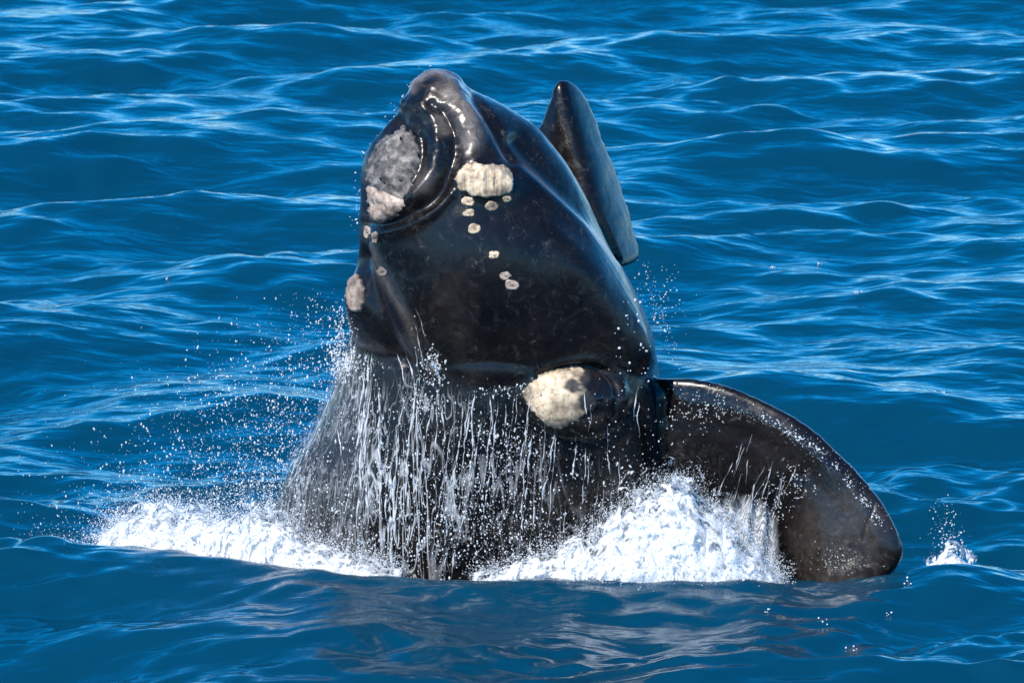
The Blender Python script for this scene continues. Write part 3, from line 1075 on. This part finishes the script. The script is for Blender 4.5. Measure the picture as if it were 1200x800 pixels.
# ------------------------------------------------------------------ white water
def foam_heap(name, top, x_step, ydepth, yfront, label, ragged, corek=0.75, torn=1.0):
    """heap of churned water: crest line given in photo pixels at its own distance, real depth front to back"""
    top = ospline(top, int((top[-1][0] - top[0][0]) / x_step))
    jx = np.column_stack([top[:, 0] * 0.055, np.full(len(top), 1.7), np.zeros(len(top))])
    top[:, 1] += torn * (9 * noise(jx) + 6 * noise(jx * 2.7 + 5)) * np.sin(np.linspace(0, math.pi, len(top)))
    m = 70
    rows = []
    for px, py in top:
        c = at(px, py, (yfront[0] + yfront[1]) / 2 if False else np.interp(px, yfront[0], yfront[1]))
        dep = np.interp(px, ydepth[0], ydepth[1])
        hgt = max(c[2] + 0.25, 0.05)
        a = np.linspace(-math.pi / 2, math.pi / 2, m)
        y = c[1] + dep * np.sin(a)
        z = -0.25 + hgt * np.cos(a) ** 0.8
        rows.append(np.column_stack([np.full(m, c[0]), y, z]))
    v = np.array(rows)
    k = v.shape[0]
    flat = v.reshape(-1, 3)
    n = np.zeros_like(flat)
    du = np.gradient(v, axis=0); dv = np.gradient(v, axis=1)
    nn = np.cross(du, dv).reshape(-1, 3)
    nn /= np.linalg.norm(nn, axis=1)[:, None] + 1e-9
    if nn[:, 2].mean() < 0:
        nn = -nn
    d = ragged * (0.8 * fbm(flat * 4.0, 3) + 0.4 * np.abs(noise(flat * 11)) + 0.22 * np.abs(noise(flat * 30 + 3)))
    flat = flat + nn * d[:, None]
    i = np.arange(k * m).reshape(k, m)
    f = np.stack([i[:-1, :-1], i[1:, :-1], i[1:, 1:], i[:-1, 1:]], -1).reshape(-1, 4)
    core = flat.copy()
    core[:, 2] = -0.25 + (core[:, 2] + 0.25) * corek
    link(name, mesh_np(name, core, f), FOAM, label=label, cat="foam", kind="stuff")
    sv, sf = [], []
    for q, (sc, am) in enumerate(((0.82, 0.02), (0.92, 0.04), (1.03, 0.06), (1.16, 0.10))):
        sh = flat.copy()
        sh[:, 2] = -0.25 + (sh[:, 2] + 0.25) * sc
        sh += nn * (am * (0.5 + noise(sh * 5 + 11 * q)))[:, None]
        sv.append(sh); sf.append(f + q * len(flat))
    me_ = mesh_np("foam_froth", np.vstack(sv), np.vstack(sf))
    cov = np.concatenate([np.full(len(flat), c_) for c_ in (0.56, 0.48, 0.42, 0.34)])
    me_.attributes.new("cover", 'FLOAT', 'POINT').data.foreach_set("value", cov.astype(np.float32))
    link("foam_froth", me_, FROTH, label=label.replace("heap", "froth thrown up over the heap", 1), cat="foam", kind="stuff")
    return flat, nn

LEFT_TOP = [(122, 645), (134, 626), (152, 610), (185, 600), (225, 606), (262, 612), (300, 604), (330, 612), (365, 640), (405, 652), (440, 664), (470, 676)]
RIGHT_TOP = [(555, 680), (600, 668), (645, 652), (690, 632), (722, 606), (755, 580), (790, 566), (812, 578), (840, 604), (868, 628), (893, 655), (915, 684)]
lf, ln_ = foam_heap("foam_heap", LEFT_TOP, 2.2, ([110, 200, 330, 470], [0.3, 0.5, 0.4, 0.2]), ([110, 250, 330, 470], [0.35, -0.1, -0.8, -1.5]),
                    "low white heap of churned foam left of the whale", 0.045)
rf, rn_ = foam_heap("foam_heap", RIGHT_TOP, 2.2, ([555, 700, 790, 915], [0.2, 0.4, 0.5, 0.35]), ([555, 700, 790, 915], [-1.6, -1.55, -1.35, -1.35]),
                    "tall white heap of foam between the whale's throat and front flipper", 0.035)

# grains of spray over the heaps
def grains(flat, nn, n, lift, rmin, rmax):
    i = rng.integers(0, len(flat), n)
    p = flat[i] + nn[i] * np.abs(rng.normal(size=n) * lift)[:, None] + rng.normal(size=(n, 3)) * 0.02
    r = rmin * (rmax / rmin) ** (rng.random(n) ** 2.2)
    keep = p[:, 2] > -0.05
    return p[keep], r[keep]
p1, r1 = grains(lf, ln_, 30000, 0.10, 0.0013, 0.007)
p2, r2 = grains(rf, rn_, 30000, 0.08, 0.0013, 0.006)
def fingers(spots):
    P, rr = [], []
    for x0, y0, dx, dy, Y, n in spots:
        for k in range(n):
            t_ = random.random() ** 1.6
            sp = 2 + 10 * t_
            P.append(at(x0 + dx * t_ + random.gauss(0, sp), y0 + dy * t_ + 0.35 * abs(dy) * t_ * t_ + random.gauss(0, sp), Y + random.gauss(0, 0.06)))
            rr.append(0.0015 * (0.009 / 0.0015) ** (random.random() ** 2.0) * (1.15 - 0.6 * t_))
    return np.array(P), np.array(rr)
a_, b_ = fingers([(150, 612, -55, -22, 0.3, 420), (180, 604, -40, -50, 0.2, 420), (215, 604, -25, -45, 0.1, 320), (258, 606, -40, -35, -0.1, 320), (300, 606, -30, -70, -0.4, 520), (318, 600, -20, -90, -0.5, 380), (130, 632, -70, -12, 0.35, 420), (100, 640, -70, -20, 0.4, 260)])
p1, r1 = np.vstack([p1, a_]), np.concatenate([r1, b_])
a_, b_ = fingers([(770, 580, -12, -34, -1.35, 260), (800, 572, 18, -26, -1.35, 260), (720, 612, -30, -26, -1.5, 260), (660, 650, -28, -22, -1.55, 220), (850, 618, 26, -26, -1.35, 200), (620, 665, -25, -20, -1.6, 200)])
p2, r2 = np.vstack([p2, a_]), np.concatenate([r2, b_])
droplets("foam_spray", p1, r1, "white spray grains flying off the left foam heap", "spray")
droplets("foam_spray", p2, r2, "white spray grains flying off the tall right foam heap", "spray")

# airborne drops: picked by region in the photo, spread over several metres of depth
def fall(n):
    d_ = np.column_stack([rng.normal(size=n) * 0.3, rng.normal(size=n) * 0.3, -np.ones(n)])
    return d_ / np.linalg.norm(d_, axis=1)[:, None], rng.random(n) ** 3 * 1.6

def region(n, fx, fy, ylo, yhi, rmin, rmax, pw=2.5):
    P, rr = [], []
    for k in range(n):
        x, y = fx(), fy()
        Y = random.uniform(ylo, yhi)
        p = at(x, y, Y)
        if p[2] < 0.02:
            continue
        P.append(p); rr.append(rmin * (rmax / rmin) ** (random.random() ** pw))
    return np.array(P), np.array(rr)

def left_field(n):
    P, rr = [], []
    while len(P) < n:
        y = random.triangular(330, 650, 600)
        edge = np.interp(y, [330, 400, 440, 500, 560, 640], [405, 400, 395, 365, 340, 320])
        x = edge - abs(random.gauss(0, 1)) * np.interp(y, [330, 450, 650], [40, 95, 130])
        if x < 10:
            continue
        p = at(x, y, random.uniform(-1.2, 0.8))
        if p[2] < 0.03:
            continue
        P.append(p); rr.append(0.0018 * (0.009 / 0.0018) ** (random.random() ** 2.6))
    return np.array(P), np.array(rr)
P, rr = left_field(4600)
droplets("spray_drops", P, rr, "fine drops of spray flying left of the whale", "spray", stretch=fall(len(P)))

def on_body(n):
    P, rr = [], []
    while len(P) < n:
        x = random.uniform(320, 775); y = random.triangular(430, 690, 620)
        if x > 640 and random.random() < 0.55:
            continue
        h = hit(x, y)
        if h is None:
            continue
        P.append(h[0] + h[1] * abs(random.gauss(0.01, 0.14)) + np.array([0, -0.01, 0])); rr.append(0.0020 * (0.0095 / 0.0020) ** (random.random() ** 2.6))
    return np.array(P), np.array(rr)
P, rr = on_body(3600)
for cx, cy, sx_, sy_, n_ in ((403, 395, 6, 16, 420), (398, 425, 9, 12, 420), (508, 428, 6, 10, 260), (420, 430, 14, 8, 260), (495, 470, 12, 10, 160), (590, 520, 22, 16, 260), (600, 455, 20, 4, 80), (560, 600, 40, 30, 500)):
    for k in range(n_):
        h = hit(cx + random.gauss(0, sx_), cy + random.gauss(0, sy_))
        if h is not None:
            P = np.vstack([P, h[0] + h[1] * abs(random.gauss(0, 0.05))]); rr = np.append(rr, 0.002 * (0.010 / 0.002) ** (random.random() ** 2.2))
        elif random.random() < 0.6:
            P = np.vstack([P, at(cx - abs(random.gauss(0, sx_)), cy + random.gauss(0, sy_), -0.25)]); rr = np.append(rr, 0.002 * (0.010 / 0.002) ** (random.random() ** 2.2))
droplets("spray_drops", P, rr, "white drops scattered in front of the whale's throat", "spray", stretch=fall(len(P)))

Q = [region(420, lambda: random.gauss(765, 16), lambda: random.triangular(300, 445, 400), -0.2, 0.5, 0.003, 0.009, 3),
     region(60, lambda: random.gauss(735, 14), lambda: random.uniform(350, 440), -1.1, -0.9, 0.004, 0.013)]
droplets("spray_drops", np.vstack([q[0] for q in Q]), np.concatenate([q[1] for q in Q]), "fine mist of drops beside the whale's right cheek", "spray")

def head_edge(n):
    P, rr = [], []
    for k in range(n):
        t = random.random()
        x = np.interp(t, [0, .3, .6, 1], [500, 470, 432, 422]) + random.gauss(-3, 6)
        y = np.interp(t, [0, .3, .6, 1], [88, 135, 195, 260]) + random.gauss(0, 8)
        P.append(at(x, y, random.uniform(-0.5, 0.2))); rr.append(0.003 * (0.010 / 0.003) ** (random.random() ** 2))
    return np.array(P), np.array(rr)
P, rr = head_edge(150)
droplets("spray_drops", P, rr, "sparse drops along the whale's snout", "spray")

def flip_drops():
    P, rr = [], []
    def put(x, y, lift, r):
        h = hit(x, y)
        if h is not None:
            P.append(h[0] + h[1] * lift); rr.append(r)
    for k in range(260):     # white drops standing in for glints along the leading edge
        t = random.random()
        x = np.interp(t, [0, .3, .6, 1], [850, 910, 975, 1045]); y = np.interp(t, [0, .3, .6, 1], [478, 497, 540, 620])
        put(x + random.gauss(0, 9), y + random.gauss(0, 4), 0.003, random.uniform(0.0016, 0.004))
    for k in range(120):  # white drops imitating glints low on the outer flipper
        put(random.gauss(985, 15), random.gauss(655, 9), 0.002, random.uniform(0.002, 0.005))
    for k in range(420):
        t = random.random()
        put(940 - 90 * t + random.gauss(0, 12), 555 + 100 * t + random.gauss(0, 16), abs(random.gauss(0, 0.03)), random.uniform(0.002, 0.007))
    for k in range(150):
        put(random.uniform(780, 850), random.gauss(480, 14), 0.004, random.uniform(0.003, 0.007))
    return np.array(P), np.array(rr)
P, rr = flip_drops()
for k in range(150):       # more white drops, clustered to imitate sun glints on the leading edge
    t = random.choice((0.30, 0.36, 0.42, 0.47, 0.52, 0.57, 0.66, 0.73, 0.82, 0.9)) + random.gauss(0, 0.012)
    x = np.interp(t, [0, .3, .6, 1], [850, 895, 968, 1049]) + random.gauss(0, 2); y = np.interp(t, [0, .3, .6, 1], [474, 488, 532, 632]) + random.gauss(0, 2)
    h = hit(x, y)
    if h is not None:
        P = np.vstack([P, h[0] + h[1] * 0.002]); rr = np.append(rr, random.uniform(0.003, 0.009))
droplets("spray_drops", P, rr, "beads of water and white drops imitating sun glints on the front flipper", "spray")

def small_splash():
    P, rr = [], []
    for k in range(230):
        t = random.random() ** 1.5
        x = 1118 - 14 * t + random.gauss(0, 9); y = 650 - 62 * t + random.gauss(0, 7)
        P.append(at(x, y, -0.5 + random.gauss(0, 0.08))); rr.append(0.002 * (0.011 / 0.002) ** (random.random() ** 2.2))
    return np.array(P), np.array(rr)
foam_heap("small_splash_foam", [(1086, 660), (1096, 656), (1106, 650), (1115, 644), (1122, 647), (1129, 655), (1136, 662)], 1.0, ([1088, 1112, 1134], [0.10, 0.16, 0.08]),
          ([1088, 1134], [-0.5, -0.5]), "little heap of blue-white foam beyond the flipper tip", 0.03, 0.2, 0.0)
P, rr = small_splash()
droplets("small_splash", P, rr, "small white splash standing beyond the flipper tip", "splash")

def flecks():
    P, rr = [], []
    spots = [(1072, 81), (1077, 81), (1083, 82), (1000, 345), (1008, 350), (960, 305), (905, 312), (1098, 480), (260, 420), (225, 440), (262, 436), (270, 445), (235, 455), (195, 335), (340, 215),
             (870, 720), (905, 745), (1000, 770), (1060, 715), (960, 752), (1105, 700), (880, 790), (1040, 735)]  # nearest flecks are white stand-ins for glints on the water
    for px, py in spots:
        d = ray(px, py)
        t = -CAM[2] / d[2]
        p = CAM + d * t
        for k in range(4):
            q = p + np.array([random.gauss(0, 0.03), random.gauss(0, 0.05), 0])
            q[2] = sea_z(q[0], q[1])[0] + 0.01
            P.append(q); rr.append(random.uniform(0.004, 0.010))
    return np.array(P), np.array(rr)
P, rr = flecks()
droplets("foam_glint_flecks", P, rr, "tiny foam flecks and white flecks imitating glints on the open sea", "foam", mat=FOAM)
